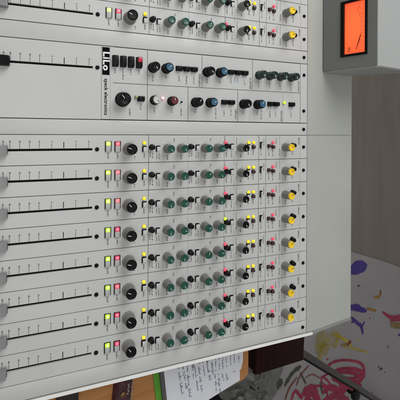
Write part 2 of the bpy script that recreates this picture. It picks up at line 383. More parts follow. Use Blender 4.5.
TICKS = [(-0.1104, '60'), (-0.1031, '40'), (-0.0922, '30'), (-0.0812, '20'), (-0.0702, '10'), (-0.0557, '5'), (-0.0413, '0'), (-0.0264, '5'), (-0.0106, '10')]
def fader_scale_mesh():
    b = MB(); z = 0.00004
    for y, s in TICKS:
        w = 0.0009 if s == '0' else 0.0005
        b.slab(-0.0098 if s == '0' else -0.0085, -0.0019, y - w / 2, y + w / 2, z, M['ink'] if s == '0' else M['ink_soft'])
        if s != '0': put_text(b, s, -0.0103, y, z + 0.00005, 0.0027, M['ink'], 0, 0.02)
    return b.mesh('fader_scale', 0)
FS = fader_scale_mesh()
def legend_mesh(seed):
    rn = random.Random(seed); b = MB(); z = 0.00004
    ln = lambda y, x0=-0.0186, x1=0.0186, w=0.00045, m='ink_soft': b.slab(x0, x1, y - w / 2, y + w / 2, z, M[m])
    ln(0.0698, w=0.0006); ln(0.1286, w=0.00028, m='ink_faint'); ln(0.1866, w=0.0003); ln(0.2030, w=0.0002, m='ink_faint'); ln(0.2467, w=0.0006); ln(0.2595, w=0.00045)
    ln(0.3257, -0.0186, 0.0186, 0.00028, 'ink_faint'); ln(0.2857, -0.0186, -0.003, 0.00035, 'ink_soft')
    t = lambda x, y, L, h=0.0018, m='ink': smudge(b, x, y, L, M[m], h * 1.12, z, rn)
    t(0.0052, 0.0145, 0.008); t(0.0052, 0.0270, 0.0075)
    t(0.0100, 0.0500, 0.0040); t(0.0058, 0.0636, 0.0070)
    for y in (0.0722, 0.0756): t(0.0040, y, 0.0085, 0.0013, 'ink')
    for y in (0.0815, 0.0850): t(0.0062, y, 0.0080, 0.0013, 'ink')
    t(0.0090, 0.0970, 0.0070); t(-0.0140, 0.1070, 0.0035); t(0.0090, 0.1175, 0.0060)
    for y in (0.1306, 0.1340): t(0.0035, y, 0.0085, 0.0013, 'ink')
    for y in (0.1410, 0.1445): t(0.0055, y, 0.0085, 0.0013, 'ink')
    t(0.0090, 0.1546, 0.0070); t(-0.0140, 0.1640, 0.0035); t(0.0090, 0.1751, 0.0060)
    t(-0.0170, 0.1875, 0.0060, 0.0014); t(0.0030, 0.1900, 0.0110, 0.0015); t(0.0045, 0.1990, 0.0095, 0.0015); t(-0.0150, 0.2075, 0.0250, 0.0011)
    t(0.0095, 0.2150, 0.0050); t(0.0040, 0.2280, 0.0070); t(0.0040, 0.2367, 0.0070)
    t(0.0030, 0.2510, 0.0100, 0.0014); t(-0.0140, 0.2560, 0.0120, 0.0012)
    t(0.0030, 0.2650, 0.0100, 0.0014); t(0.0040, 0.2726, 0.0100, 0.0014)
    t(-0.0150, 0.2790, 0.0090, 0.0012); t(0.0020, 0.2857, 0.0110, 0.0014)
    t(0.0092, 0.2970, 0.0060); t(0.0040, 0.3105, 0.0080, 0.0014); t(-0.0160, 0.3228, 0.0120, 0.0020, 'ink')
    for kx, ky in ((0, 0.0425), (0, 0.097), (0, 0.1175), (0, 0.1546), (0, 0.1751), (0, 0.215), (0, 0.296)):
        rr = 0.0105 if ky < 0.05 else 0.0084
        for a in (-140, -70, 0, 70, 140):
            x = kx + math.sin(R(a)) * rr; y = ky + math.cos(R(a)) * rr
            b.slab(x - 0.0003, x + 0.0003, y - 0.0003, y + 0.0003, z, M['ink_soft'])
    return b.mesh('legend', 0)
LEG = [legend_mesh(s) for s in (1,)]
PANEL38 = strip_mesh(0.038, 0.0).mesh('channel_strip')

def channel(cx, idx, pos):
    rn = random.Random(100 + idx)
    s = put('channel_strip', PANEL38, console, (cx, 0, 0))
    put('screw', SC, s, (0, 0, 0), rn.random()); put('screw', SC, s, (0, 0.3322, 0), rn.random())
    put('fader_scale', FS, s); put('legend', LEG[0], s)
    put('fader_cap', FC, s, (0, -0.1175 + rn.uniform(-0.0004, 0.0003), 0))
    put('button', LB, s, (-0.0034, 0.0145, 0)); put('lens', LG[(0, 0, 0, 1, 1, 1, 2, 2, 2, 2, 2)[pos]], s, (-0.0073, 0.0145, 0))
    put('button', LB, s, (-0.0032, 0.0270, 0)); put('lens', LR_[(0, 0, 1, 1, 0, 0, 2, 2, 1, 2, 2)[pos]], s, (-0.0071, 0.0270, 0))
    def kn(kind, y, a, sp=18): put('knob', KN[kind], s, (0, y, 0), R(a + rn.uniform(-sp, sp)))
    kn('black', 0.0425, 146, 24)
    put('led', LD['yellow'], s, (-0.0080, 0.0634, 0)); put('button', RC, s, (0.0002, 0.0637, 0))
    put('button', PB, s, (-0.0020, 0.0742, 0)); put('button', RC, s, (0.0, 0.0832, 0))
    kn('green', 0.0970, -70, 50); kn('green', 0.1175, -40, 60)
    put('button', PB, s, (-0.0022, 0.1324, 0)); put('button', RC, s, (-0.0010, 0.1428, 0))
    kn('green', 0.1546, 30, 70); kn('green', 0.1751, -30, 70)
    put('led', LD['green' if idx == 5 else 'red'], s, (-0.0083, 0.1880, 0)); put('button', PB, s, (-0.0026, 0.1908, 0)); put('button', RC, s, (-0.0020, 0.1992, 0))
    kn('black_small', 0.2150, -50, 40)
    for y in (0.2278, 0.2367):
        put('led', LD['yellow'], s, (-0.0078, y, 0)); put('button', PM if y > 0.23 else RC, s, (-0.0008, y, 0))
    put('slide_switch', SW, s, (-0.0036, 0.2512, 0))
    put('button', PM, s, (-0.0022, 0.2650, 0)); put('led', LD['red'], s, (-0.0078, 0.2722, 0)); put('button', PM, s, (-0.0006, 0.2727, 0))
    kn('yellow', 0.2960, 20, 25); put('button', PB, s, (-0.0028, 0.3100, 0))
    return s
CH = [-0.2525, -0.2145, -0.1765] + [0.038 * k for k in range(8)]
for i, cx in enumerate(CH): channel(cx, i - 1 if i > 2 else i, i)
# blank half-width strips with a screw at the back
for x0, x1 in ((-0.1573, -0.1364), (-0.0388, -0.0190), (0.2850, 0.3060)):
    s = strip_mesh(x1 - x0).obj('blank_strip', console, ((x0 + x1) / 2, 0, 0))
    put('screw', SC, s, (0.0, 0.3322, 0), 0.4)

# ---- master strip
mx = -0.0876
ms = strip_mesh(0.0972, -0.1069 - mx).obj('master_strip', console, (mx, 0, 0))
fs = put('fader_scale', FS, ms, (-0.1069 - mx, 0, 0)); put('screw', SC, ms, (-0.1070 - mx, 0, 0), 0.7)
put('screw', SC, ms, (-0.1178 - mx, 0.3325, 0), 0.2); put('screw', SC, ms, (-0.0590 - mx, 0.3322, 0), 1.0)
put('fader_cap', FCB, ms, (-0.1069 - mx, -0.1160, 0))
def K(kind, x, y, a=0): put('knob', KN[kind], ms, (x - mx, y, 0), R(a))
def B(x, y, me=BP): put('button', me, ms, (x - mx, y, 0))
tall = MB(); tall.box((0, 0, 0.0006), (0.0152, 0.0082, 0.0012), M['black_matte'], 0.0003, 1); tall.box((0, 0, 0.0036), (0.0138, 0.0070, 0.0072), M['black'], 0.0010, 3); TB = tall.mesh('button')
for y in (0.0232, 0.0338, 0.0443, 0.0555): B(-0.1172, y, TB)
lr = MB(); lr.box((0, 0, 0.0004), (0.0062, 0.0058, 0.0008), M['lens_crimson'], 0.0003, 2)
put('lens', lr.mesh('lens'), ms, (-0.1203 - mx, 0.0555, 0.0072))
K('m_big', -0.0663, 0.0330, 130); B(-0.0683, 0.0584); put('led', LD['off'], ms, (-0.0704 - mx, 0.0518, 0))
K('m_black', -0.1119, 0.0752, -60); K('m_blue', -0.1119, 0.0945, 40)
for y in (0.1138, 0.1252, 0.1367): B(-0.1135, y)
K('m_black', -0.1112, 0.1575, -30); K('m_blue', -0.1115, 0.1785, 20)
for y in (0.1970, 0.2088, 0.2205): B(-0.1137, y)
for y in (0.2460, 0.2655, 0.2857, 0.3062): K('m_green', -0.1121, y, -80)
K('m_pale', -0.0670, 0.0775, -50); put('led', LD['hot'], ms, (-0.0704 - mx, 0.0893, 0)); K('m_red', -0.0666, 0.1028, 80)
put('led', led(M['black'], 0.0013), ms, (-0.0660 - mx, 0.1174, 0))
K('m_black', -0.0661, 0.1393, 50); K('m_blue', -0.0665, 0.1624, 15)
for y in (0.1860, 0.1975): B(-0.0682, y)
K('m_black', -0.0664, 0.2185, -70); K('m_blue', -0.0665, 0.2436, 60)
for y in (0.2667, 0.2776): B(-0.0683, y)
put('led', LD['green'], ms, (-0.0712 - mx, 0.2930, 0)); B(-0.0687, 0.3070)
lg = MB(); z = 0.00004; rn = random.Random(5)
def vl(y, x0, x1, w=0.0005, m='ink_soft'): lg.slab(x0 - mx, x1 - mx, y - w / 2, y + w / 2, z, M[m])
def hl(x, y0, y1, w=0.0007, m='ink_soft'): lg.slab(x - mx - w / 2, x - mx + w / 2, y0, y1, z, M[m])
vl(0.0052, -0.1358, -0.0395, 0.0004); vl(0.0168, -0.1358, -0.0395, 0.0003, 'ink_faint')
vl(0.0675, -0.1355, -0.0395, 0.0006); vl(0.1496, -0.1355, -0.0888, 0.0006); vl(0.2348, -0.1355, -0.0888, 0.0006); vl(0.3252, -0.1355, -0.0395, 0.0006)
vl(0.1279, -0.0876, -0.0395, 0.0006); vl(0.2091, -0.0876, -0.0395, 0.0006); vl(0.2916, -0.0876, -0.0395, 0.0003, 'ink_faint')
vl(0.2300, -0.0876, -0.0395, 0.0002, 'ink_faint')
hl(-0.0881, 0.0205, 0.3252); hl(-0.1358, 0.0205, 0.3252, 0.0004); hl(-0.0395, 0.0052, 0.3252, 0.0004)
def tm(x, y, L, h=0.0018, m='ink_soft'): smudge(lg, x - mx, y, L, M[m], h * 1.1, z, rn)
for y, L in ((0.0232, 0.007), (0.0338, 0.014), (0.0443, 0.007), (0.0555, 0.006)): tm(-0.1075, y, L)
tm(-0.0545, 0.0430, 0.0125, 0.0019); tm(-0.0615, 0.0584, 0.0080)
for y, L in ((0.0752, 0.010), (0.0945, 0.005), (0.1138, 0.008), (0.1252, 0.012), (0.1367, 0.010), (0.1575, 0.008), (0.1785, 0.008), (0.2205, 0.008)): tm(-0.1035, y, L)
tm(-0.1055, 0.1970, 0.008); tm(-0.1055, 0.2040, 0.007, 0.0015, 'ink_blue'); tm(-0.1055, 0.2088, 0.007, 0.0015, 'ink_blue')
tm(-0.1080, 0.1460, 0.018, 0.0028); tm(-0.1070, 0.2310, 0.017, 0.0028); tm(-0.1080, 0.3215, 0.018, 0.0024)
for y in (0.2460, 0.2655, 0.2857, 0.3062): tm(-0.1030, y, 0.011)
for y, L in ((0.0775, 0.008), (0.1028, 0.007), (0.1174, 0.012), (0.1393, 0.007), (0.1860, 0.008), (0.1975, 0.009), (0.2185, 0.006), (0.2436, 0.006), (0.2667, 0.009), (0.2776, 0.008), (0.3070, 0.008)): tm(-0.0570, y, L)
tm(-0.0600, 0.1720, 0.017, 0.0018); tm(-0.0580, 0.2060, 0.016, 0.0030); tm(-0.0600, 0.2510, 0.016, 0.0022); tm(-0.0580, 0.2885, 0.016, 0.0030)
lg.obj('legend', ms, smooth=0)
# name plate: white letters on a black block, then the second line in black
lb = MB(); lb.slab(-0.1345 - mx, -0.0980 - mx, 0.0062, 0.0158, z, M['ink'], 0.0001)
put_text(lb, 'LiLo', -0.1163 - mx, 0.0111, z + 0.00012, 0.0118, M['white_ink'], 0, 0.032, 1.12)
put_text(lb, 'speck electronics', -0.0690 - mx, 0.0112, z + 0.00006, 0.0064, M['ink'], 0, 0.028, 0.98)
lb.obj('name_plate', ms, smooth=0)

# ---- meter housing on the rear trim (upright in the room, so built in world axes and turned back)
pod = empty('meter_housing', (0, 0, 0), console); pod.rotation_euler = (-TILT, 0, 0)
PX1, PX0 = -0.1247, -0.2905
fe = Vector((0, 0.1922, 0.9814)); fn = Vector((0, -0.9814, 0.1922)); base = Vector((0, 0.3722, 0.0515))
hz = MB()
hz.prism([(0.3735, 0.0517), (0.3895 + 0.0006, 0.1400), (0.3925, 0.1418), (0.4920, 0.1412), (0.4415, 0.0517)], PX0, PX1, M['housing'])
bmesh.ops.bevel(hz.bm, geom=[e for e in hz.bm.edges if abs(e.verts[0].co.x - e.verts[1].co.x) < 1e-6 and abs(e.verts[0].co.x - PX1) < 1e-5 and min(e.verts[0].co.y, e.verts[1].co.y) > 0.38], offset=0.0015, segments=2, affect='EDGES')
hz.obj('shell', pod)
def face(a, b, d=0.0): p = base + Vector((PX1 + a, 0, 0)) + fe * b + fn * d; return p
def face_plate(mb, a0, a1, b0, b1, d0, d1, m):
    c8 = [face(a, b, d) for d in (d0, d1) for b in (b0, b1) for a in (a0, a1)]
    v = [mb.bm.verts.new(p) for p in c8]; fs = []
    for q in ((0, 1, 3, 2), (4, 6, 7, 5), (0, 4, 5, 1), (2, 3, 7, 6), (0, 2, 6, 4), (1, 5, 7, 3)): fs.append(mb.bm.faces.new([v[k] for k in q]))
    bmesh.ops.recalc_face_normals(mb.bm, faces=fs); mb._new(fs, m)
# front plate with a window cut for the meter (a: right along x, b: up the face)
wa0, wa1, wb0, wb1 = -0.1105, -0.0212, 0.0325, 0.0762
fp = MB()
A0, A1, B0_, B1_ = PX0 - PX1 + 0.001, -0.0026, 0.001, 0.0910
for q in ((A0, wa0, B0_, B1_), (wa1, A1, B0_, B1_), (wa0, wa1, B0_, wb0), (wa0, wa1, wb1, B1_)): face_plate(fp, *q, 0.0002, 0.0028, M['housing_front'])
bmesh.ops.remove_doubles(fp.bm, verts=fp.bm.verts, dist=1e-6)
fp.obj('front_plate', pod)
bz = MB(); w = 0.0036
for q in ((wa0 + .0001, wa0 + w, wb0 + .0001, wb1 - .0001), (wa1 - w, wa1 - .0001, wb0 + .0001, wb1 - .0001), (wa0 + w, wa1 - w, wb0 + .0001, wb0 + w * 1.5), (wa0 + w, wa1 - w, wb1 - w, wb1 - .0001)): face_plate(bz, *q, 0.0003, 0.0046, M['black'])
bz.obj('meter_bezel', pod)
md = bpy.data.materials.new('backlit_orange_dial'); md.use_nodes = True
nt = md.node_tree; bsd = nt.nodes['Principled BSDF']; bsd.inputs['Base Color'].default_value = (0.75, 0.25, 0.08, 1); bsd.inputs['Roughness'].default_value = 0.6
tcn = nt.nodes.new('ShaderNodeTexCoord'); nzn = nt.nodes.new('ShaderNodeTexNoise'); nzn.inputs['Scale'].default_value = 14; nzn.inputs['Detail'].default_value = 1
rpn = nt.nodes.new('ShaderNodeValToRGB'); rpn.color_ramp.elements[0].position = 0.12; rpn.color_ramp.elements[1].position = 0.85
rpn.color_ramp.elements[0].color = (0.72, 0.050, 0.018, 1); rpn.color_ramp.elements[1].color = (1.0, 0.14, 0.038, 1)
mpn = nt.nodes.new('ShaderNodeMapping'); mpn.inputs['Location'].default_value = (0.1905 / 0.062, 0, -0.1045 / 0.040); mpn.inputs['Scale'].default_value = (1 / 0.062, 0, 1 / 0.040)
grn = nt.nodes.new('ShaderNodeTexGradient'); grn.gradient_type = 'SPHERICAL'
adn = nt.nodes.new('ShaderNodeMath'); adn.operation = 'MULTIPLY_ADD'; adn.inputs[1].default_value = 0.30
nt.links.new(tcn.outputs['Object'], nzn.inputs['Vector']); nt.links.new(tcn.outputs['Object'], mpn.inputs['Vector']); nt.links.new(mpn.outputs['Vector'], grn.inputs['Vector'])
nt.links.new(nzn.outputs['Fac'], adn.inputs[0]); nt.links.new(grn.outputs['Fac'], adn.inputs[2]); nt.links.new(adn.outputs[0], rpn.inputs['Fac']); nt.links.new(rpn.outputs['Color'], bsd.inputs['Emission Color'])
bsd.inputs['Emission Strength'].default_value = 0.9
dl = MB(); face_plate(dl, wa0 + w, wa1 - w, wb0 + w * 1.5, wb1 - w, 0.0003, 0.0008, md); dl.obj('dial', pod)
M['dial_ink'] = mat('dial_print', (0.10, 0.012, 0.01), 0.6, noise=(200, 0.2)); M['dial_red'] = mat('dial_red_print', (0.45, 0.01, 0.01), 0.6, noise=(200, 0.2))
# dial scale: arc of ticks, figures, VU mark
sm = MB(); fm4 = Matrix(((1, 0, 0, 0), (0, fe.y, fn.y, 0), (0, fe.z, fn.z, 0), (0, 0, 0, 1)))
pc = ((wa0 + wa1) / 2, -0.0035); Rr = 0.0690; asp = 1.0
def dial_pt(t, r): return (pc[0] + math.sin(R(t)) * r * asp, pc[1] + math.cos(R(t)) * r)
def dial_quad(p0, p1, wd, m, d=0.0009):
    dx, dy = p1[0] - p0[0], p1[1] - p0[1]; L = math.hypot(dx, dy); nx, ny = -dy / L * wd / 2, dx / L * wd / 2
    sm.quad([face(p0[0] - nx, p0[1] - ny, d), face(p1[0] - nx, p1[1] - ny, d), face(p1[0] + nx, p1[1] + ny, d), face(p0[0] + nx, p0[1] + ny, d)], m)
for k in range(44):
    t = (-46 + k * 2) * 0.56; dial_quad(dial_pt(t, Rr), dial_pt(t + 1.15, Rr), 0.0003 if t < 12.3 else 0.0006, M['dial_ink'] if t < 12.3 else M['dial_red'])
for t, s in ((-46, '20'), (-30, '10'), (-21, '7'), (-12, '5'), (0, '3'), (7, '2'), (14, '1'), (22, '0'), (30, '1'), (36, '2'), (42, '3')):
    t *= 0.56
    dial_quad(dial_pt(t, Rr), dial_pt(t, Rr + 0.0022), 0.0004, M['dial_ink'])
    a, b_ = dial_pt(t, Rr + 0.0040)
    p = face(a, b_, 0.00095); sm.add_mesh(text_mesh(s), M['dial_ink'], Matrix.Translation(p) @ fm4 @ Matrix.Rotation(-R(t), 4, 'Z') @ Matrix.Scale(0.0030, 4))
p = face(-0.0325, 0.0452, 0.00095); sm.add_mesh(text_mesh('VU', 0.02), M['dial_ink'], Matrix.Translation(p) @ fm4 @ Matrix.Scale(0.0060, 4))
sm.obj('dial_scale', pod, smooth=0)
nd = MB()
def needle_box(mb, p0, p1, wd, d0, d1, m):
    dx, dy = p1[0] - p0[0], p1[1] - p0[1]; L = math.hypot(dx, dy); nx, ny = -dy / L * wd / 2, dx / L * wd / 2
    c8 = [face(p0[0] - nx, p0[1] - ny, d0), face(p1[0] - nx, p1[1] - ny, d0), face(p1[0] + nx, p1[1] + ny, d0), face(p0[0] + nx, p0[1] + ny, d0)]
    c9 = [face(p0[0] - nx, p0[1] - ny, d1), face(p1[0] - nx, p1[1] - ny, d1), face(p1[0] + nx, p1[1] + ny, d1), face(p0[0] + nx, p0[1] + ny, d1)]
    v = [mb.bm.verts.new(q) for q in c8 + c9]; fs = [mb.bm.faces.new([v[k] for k in q]) for q in ((0, 1, 2, 3), (4, 5, 6, 7), (0, 1, 5, 4), (1, 2, 6, 5), (2, 3, 7, 6), (3, 0, 4, 7))]
    bmesh.ops.recalc_face_normals(mb.bm, faces=fs); mb._new(fs, m)
needle_box(nd, (-0.0310, 0.0575), (-0.0545, 0.0652), 0.0009, 0.0018, 0.0022, M['dial_ink'])
nd.obj('needle', pod)
gm = bpy.data.materials.new('clear_meter_window'); gm.use_nodes = True; nt = gm.node_tree
for n in list(nt.nodes):
    if n.type != 'OUTPUT_MATERIAL': nt.nodes.remove(n)
tr = nt.nodes.new('ShaderNodeBsdfTransparent'); gl = nt.nodes.new('ShaderNodeBsdfGlossy'); gl.inputs['Roughness'].default_value = 0.08
fr = nt.nodes.new('ShaderNodeFresnel'); fr.inputs['IOR'].default_value = 1.45; mx_ = nt.nodes.new('ShaderNodeMixShader')
nt.links.new(fr.outputs['Fac'], mx_.inputs['Fac']); nt.links.new(tr.outputs[0], mx_.inputs[1]); nt.links.new(gl.outputs[0], mx_.inputs[2])
nt.links.new(mx_.outputs[0], [n for n in nt.nodes if n.type == 'OUTPUT_MATERIAL'][0].inputs['Surface'])
gw = MB(); gw.quad([face(wa0 + w, wb0 + w * 1.5, 0.0034), face(wa1 - w, wb0 + w * 1.5, 0.0034), face(wa1 - w, wb1 - w, 0.0034), face(wa0 + w, wb1 - w, 0.0034)], gm); gw.obj('window_pane', pod)

# ------------------------------------------------------------------ wooden desk under the console
M['wood'] = wood_mat('orange_brown_wood', (0.40, 0.165, 0.048), (0.54, 0.245, 0.080), 6.0, (14, 1.2, 1), 0.42, 0.35)
desk = empty('wooden_desk', (0, 0, ZF)); tag(desk, 'orange brown wooden desk under the right side of the console', 'desk')
zl = ZD - ZF
top = MB(); top.plate([(-0.40, -0.50), (0.532, -0.50), (0.4640, 0.2300), (0.4555, 0.3200), (0.4470, 0.3330), (-0.40, 0.3300)], zl - 0.028, zl, M['wood'])
bmesh.ops.bevel(top.bm, geom=list(top.bm.edges), offset=0.002, segments=2, affect='EDGES')
top.obj('table_top', desk)
lgm = MB(); lgm.box((0, 0, (zl - 0.0285) / 2 + 0.0002), (0.055, 0.055, zl - 0.0285), M['wood'], 0.003, 2); lgm = lgm.mesh('leg')
for p in ((-0.35, -0.45), (-0.35, 0.28), (0.41, 0.285), (0.46, -0.45)): put('leg', lgm, desk, (*p, 0))

# ------------------------------------------------------------------ notebook and loose sheet on the desk
M['paper'] = mat('white_paper', (0.76, 0.76, 0.80), 0.75, noise=(40, 0.04), bump=(90, 0.25))
M['pen'] = mat('blue_black_pen', (0.13, 0.13, 0.24), 0.6, noise=(80, 0.4)); M['green_card'] = mat('bright_green_card', (0.09, 0.33, 0.02), 0.5, noise=(50, 0.1))
M['grey_card'] = mat('grey_spine_card', (0.10, 0.085, 0.09), 0.5, noise=(60, 0.15))
nb = empty('notebook', (0.40, 0.23, ZD)); tag(nb, 'green edged notebook open at a handwritten page on the desk', 'notebook')
nx, ny = 0.40, 0.23
def rel(pts): return [(x - nx, y - ny) for x, y in pts]
g = MB(); g.plate(rel([(0.330, 0.1200), (0.480, 0.1390), (0.4625, 0.2300), (0.452, 0.306), (0.330, 0.306)]), 0.0006, 0.0024, M['green_card']); g.obj('cover', nb)
g = MB(); g.plate(rel([(0.330, 0.1305), (0.478, 0.1490), (0.478, 0.1560), (0.330, 0.1380)]), 0.0026, 0.0070, M['grey_card']); g.obj('spine', nb)
g = MB()
for k in range(7):
    j = random.uniform(-0.0006, 0.0006)
    g.plate(rel([(0.330, 0.1385 + j), (0.476 , 0.1565 + j), (0.4618 + j, 0.2250 + j), (0.4475 + j, 0.3060 + j), (0.330, 0.3060 + j)]), 0.0026 + k * 0.0006, 0.0031 + k * 0.0006, M['paper'])
g.obj('page_block', nb)
def handwriting(mb, lines, z, m, seed, h=0.0052):
    """scrawled pen strokes, letter by letter"""
    rn = random.Random(seed)
    for (x0, y0, x1, y1) in lines:
        L = math.hypot(x1 - x0, y1 - y0); dx, dy = (x1 - x0) / L, (y1 - y0) / L; s = 0.0
        while s < L:
            e = min(L, s + rn.uniform(0.007, 0.024)); pts = []; wob = rn.uniform(-0.1, 0.1) * h
            while s < e:
                lw = rn.uniform(0.0016, 0.0030); hh = h * (0.95 if rn.random() < 0.25 else 0.48); lo = -0.35 * h if rn.random() < 0.12 else 0
                for _ in range(rn.randint(3, 5)): pts.append((s + rn.uniform(-0.3, 1) * lw, wob + rn.uniform(lo, hh) - h * 0.3))
                pts.append((s + lw, wob - h * 0.3 + rn.uniform(0, 0.15) * h)); s += lw
            prev = None
            for k in range(len(pts) - 1):
                p0 = pts[max(0, k - 1)]; p1 = pts[k]; p2 = pts[k + 1]; p3 = pts[min(len(pts) - 1, k + 2)]
                for u in (0, 0.34, 0.67):
                    c_ = [0.5 * (2 * p1[i] + (p2[i] - p0[i]) * u + (2 * p0[i] - 5 * p1[i] + 4 * p2[i] - p3[i]) * u * u + (3 * p1[i] - p0[i] - 3 * p2[i] + p3[i]) * u ** 3) for i in (0, 1)]
                    p = (x0 + dx * c_[0] - dy * c_[1], y0 + dy * c_[0] + dx * c_[1])
                    if prev:
                        ex, ey = p[0] - prev[0], p[1] - prev[1]; l = math.hypot(ex, ey) or 1e-6; wx, wy = -ey / l * 0.00022, ex / l * 0.00022
                        mb.quad([(prev[0] - wx, prev[1] - wy, z), (p[0] - wx, p[1] - wy, z), (p[0] + wx, p[1] + wy, z), (prev[0] + wx, prev[1] + wy, z)], m)
                    prev = p
            s += rn.uniform(0.003, 0.005)
hw = MB()
lines = []
for k in range(17):
    y = 0.298 - k * 0.0080; lines.append((0.352 - nx + random.uniform(0, .02), y - ny, 0.352 + random.uniform(0.055, 0.105) - nx, y + 0.010 - ny))
handwriting(hw, lines, 0.0069, M['pen'], 3, 0.0058); hw.obj('handwriting', nb, smooth=0)
ls = empty('loose_sheet', (0.39, 0.29, ZD)); tag(ls, 'small loose sheet of handwritten paper lying on the open notebook page', 'paper')
g = MB(); pts = [(0.330, 0.2380), (0.4165, 0.2450), (0.4265, 0.3070), (0.4120, 0.3120), (0.330, 0.3110)]
g.plate([(x - 0.39, y - 0.29) for x, y in pts], 0.0075, 0.0079, M['paper']); g.obj('page', ls)
g = MB(); handwriting(g, [(0.345 - .39, y - .29, 0.345 + 0.066 - .39, y + .004 - .29) for y in (0.246, 0.254, 0.262, 0.270, 0.279, 0.288, 0.298)], 0.0080, M['pen'], 9, 0.0045); g.obj('handwriting', ls, smooth=0)

# ------------------------------------------------------------------ dark red pouch and dark case on the desk
M['maroon'] = mat('dark_red_patterned_cloth', (0.055, 0.012, 0.018), 0.55, noise=(160, 0.6), bump=(240, 0.5)); M['brass'] = mat('dull_brass', (0.35, 0.22, 0.09), 0.35, metal=0.8, noise=(90, 0.2))
M['silver'] = mat('dull_silver', (0.5, 0.48, 0.47), 0.3, metal=0.8, noise=(90, 0.2)); M['darkbrown'] = mat('dark_brown_leather', (0.022, 0.012, 0.009), 0.5, noise=(60, 0.3), bump=(300, 0.4))
def blob_grid(mb, sx, sy, h, m, n=18, seed=1, lump=0.15, pw=3.0):
    rn = random.Random(seed); ph = [(rn.uniform(20, 130), rn.uniform(20, 130), rn.uniform(0, 6)) for _ in range(6)]
    rows = []
    for i in range(n + 1):
        row = []
        for j in range(n + 1):
            a, b_ = -1 + 2 * i / n, -1 + 2 * j / n
            e = max(0, 1 - abs(a) ** pw) ** 0.5 * max(0, 1 - abs(b_) ** pw) ** 0.5
            x, y = a * sx / 2, b_ * sy / 2
            q = sum(math.sin(x * kx + y * ky + p) for kx, ky, p in ph) / 6
            row.append(mb.bm.verts.new((x, y, 0.0004 + h * e * (1 + lump * q))))
        rows.append(row)
    i_ = mb.mi(m)
    for i in range(n):
        for j in range(n):
            f_ = mb.bm.faces.new((rows[i][j], rows[i + 1][j], rows[i + 1][j + 1], rows[i][j + 1])); f_.material_index = i_
    rim = rows[0] + [r[-1] for r in rows[1:]] + list(reversed(rows[-1][:-1])) + [r[0] for r in reversed(rows[1:-1])]
    f_ = mb.bm.faces.new(list(reversed(rim))); f_.material_index = i_
po = empty('pouch', (0.385, 0.0720, ZD)); po.rotation_euler = (0, 0, R(-6)); tag(po, 'dark red patterned pouch with brass disc on the wooden desk', 'pouch')
g = MB(); blob_grid(g, 0.100, 0.030, 0.014, M['maroon'], 24, 4, 0.25); g.obj('body', po)
g = MB(); g.lathe([(0.0042, 0.011), (0.0042, 0.0165), (0.0030, 0.0175), (0.0022, 0.0160)], M['brass'], 24, c=(0.004, -0.003, 0)); g.obj('disc', po)
g = MB()
for k in range(9): g.box((-0.012 + k * 0.006, 0.0150 + 0.0006 * (k % 2), 0.0066), (0.0045, 0.0022, 0.0016), M['silver'], 0.0005, 1)
g.obj('zip', po)
g = MB()
for k in range(5): g.lathe([(0.0016, 0.008), (0.0016, 0.0158), (0.0008, 0.0166)], M['silver'], 10, c=(-0.010 + k * 0.0035, 0.0045 + 0.001 * (k % 2), 0))
g.obj('beads', po)
dc = MB(); dc.box((0, 0, 0.0105), (0.080, 0.030, 0.020), M['darkbrown'], 0.004, 3)
o = dc.obj('leather_case', None, (0.338, -0.0160, ZD)); tag(o, 'small dark brown leather case half hidden below the console edge', 'case')

# ------------------------------------------------------------------ dark box behind the desk, standing on the floor
M['maroon_board'] = wood_mat('dark_maroon_board', (0.012, 0.0028, 0.0028), (0.020, 0.0052, 0.0045), 6, (3, 14, 1), 0.6, 0.08)
bx = empty('storage_box', (0.45, 0.522, ZF)); bx.rotation_euler = (0, 0, R(-4)); tag(bx, 'tall dark maroon box standing behind the desk below the console corner', 'box')
bh = -0.2 - ZF
g = MB(); g.box((0, 0, bh / 2 - 0.006), (0.18, 0.150, bh - 0.0125), M['maroon_board'], 0.002, 2); g.obj('body', bx)
g = MB(); g.box((0, 0, bh - 0.006), (0.186, 0.156, 0.012), M['maroon_board'], 0.002, 2); g.obj('lid', bx)

# ------------------------------------------------------------------ metal stand rail running down to the floor
M['rail'] = mat('dull_grey_steel', (0.060, 0.052, 0.043), 0.5, metal=0.2, noise=(40, 0.2), bump=(200, 0.2))
Pa, Pb = Vector((0.7489, 0.8929, -0.50)), Vector((1.5565, 1.9966, -0.80))
d = (Pb - Pa).normalized(); Pa = Pa - d * 0.29
stn = empty('metal_stand', Pb); tag(stn, 'grey steel stand rail sloping down across the paint marks from below the console', 'stand')
Lr = (Pb - Pa).length
g = MB(); q = (Pb - Pa).to_track_quat('X', 'Z').to_matrix().to_4x4()
g.box((Pa - Pb) / 2, (Lr, 0.021, 0.018), M['rail'], 0.003, 2, q); g.obj('leg', stn)
g = MB(); side_v = q @ Vector((0, 1, 0)); up_v = q @ Vector((0, 0, 1))
g.box((Pa - Pb) / 2 - side_v * 0.0152, (Lr * 0.98, 0.008, 0.014), M['black_matte'], 0.002, 2, q); g.obj('dark_edge', stn)  # added black strip standing in for the rail's shaded lower face
CLAMP_T = 0.545
def ray_param(t): return Pa + (Pb - Pa) * t - Pb
g = MB(); g.lathe([(0.008, -0.03), (0.008, 0.0), (0.022, 0.002), (0.024, 0.012), (0.020, 0.020), (0.008, 0.022)], M['black'], 28, flute=0.0)
o = g.obj('clamp_knob', stn, ray_param(CLAMP_T) - side_v * 0.034)
g = MB(); g.box((0, 0, (Pa.z - ZF) / 2 - 0.006), (0.022, 0.022, Pa.z - ZF - 0.010), M['rail'], 0.002, 2); g.obj('post', stn, (Pa.x - Pb.x, Pa.y - Pb.y, ZF - Pb.z + 0.0005))
g = MB(); g.box((0, 0, 0), (0.06, 0.05, 0.03), M['black_matte'], 0.004, 2); o = g.obj('rubber_foot', stn, (0.0, 0.0, 0.0))

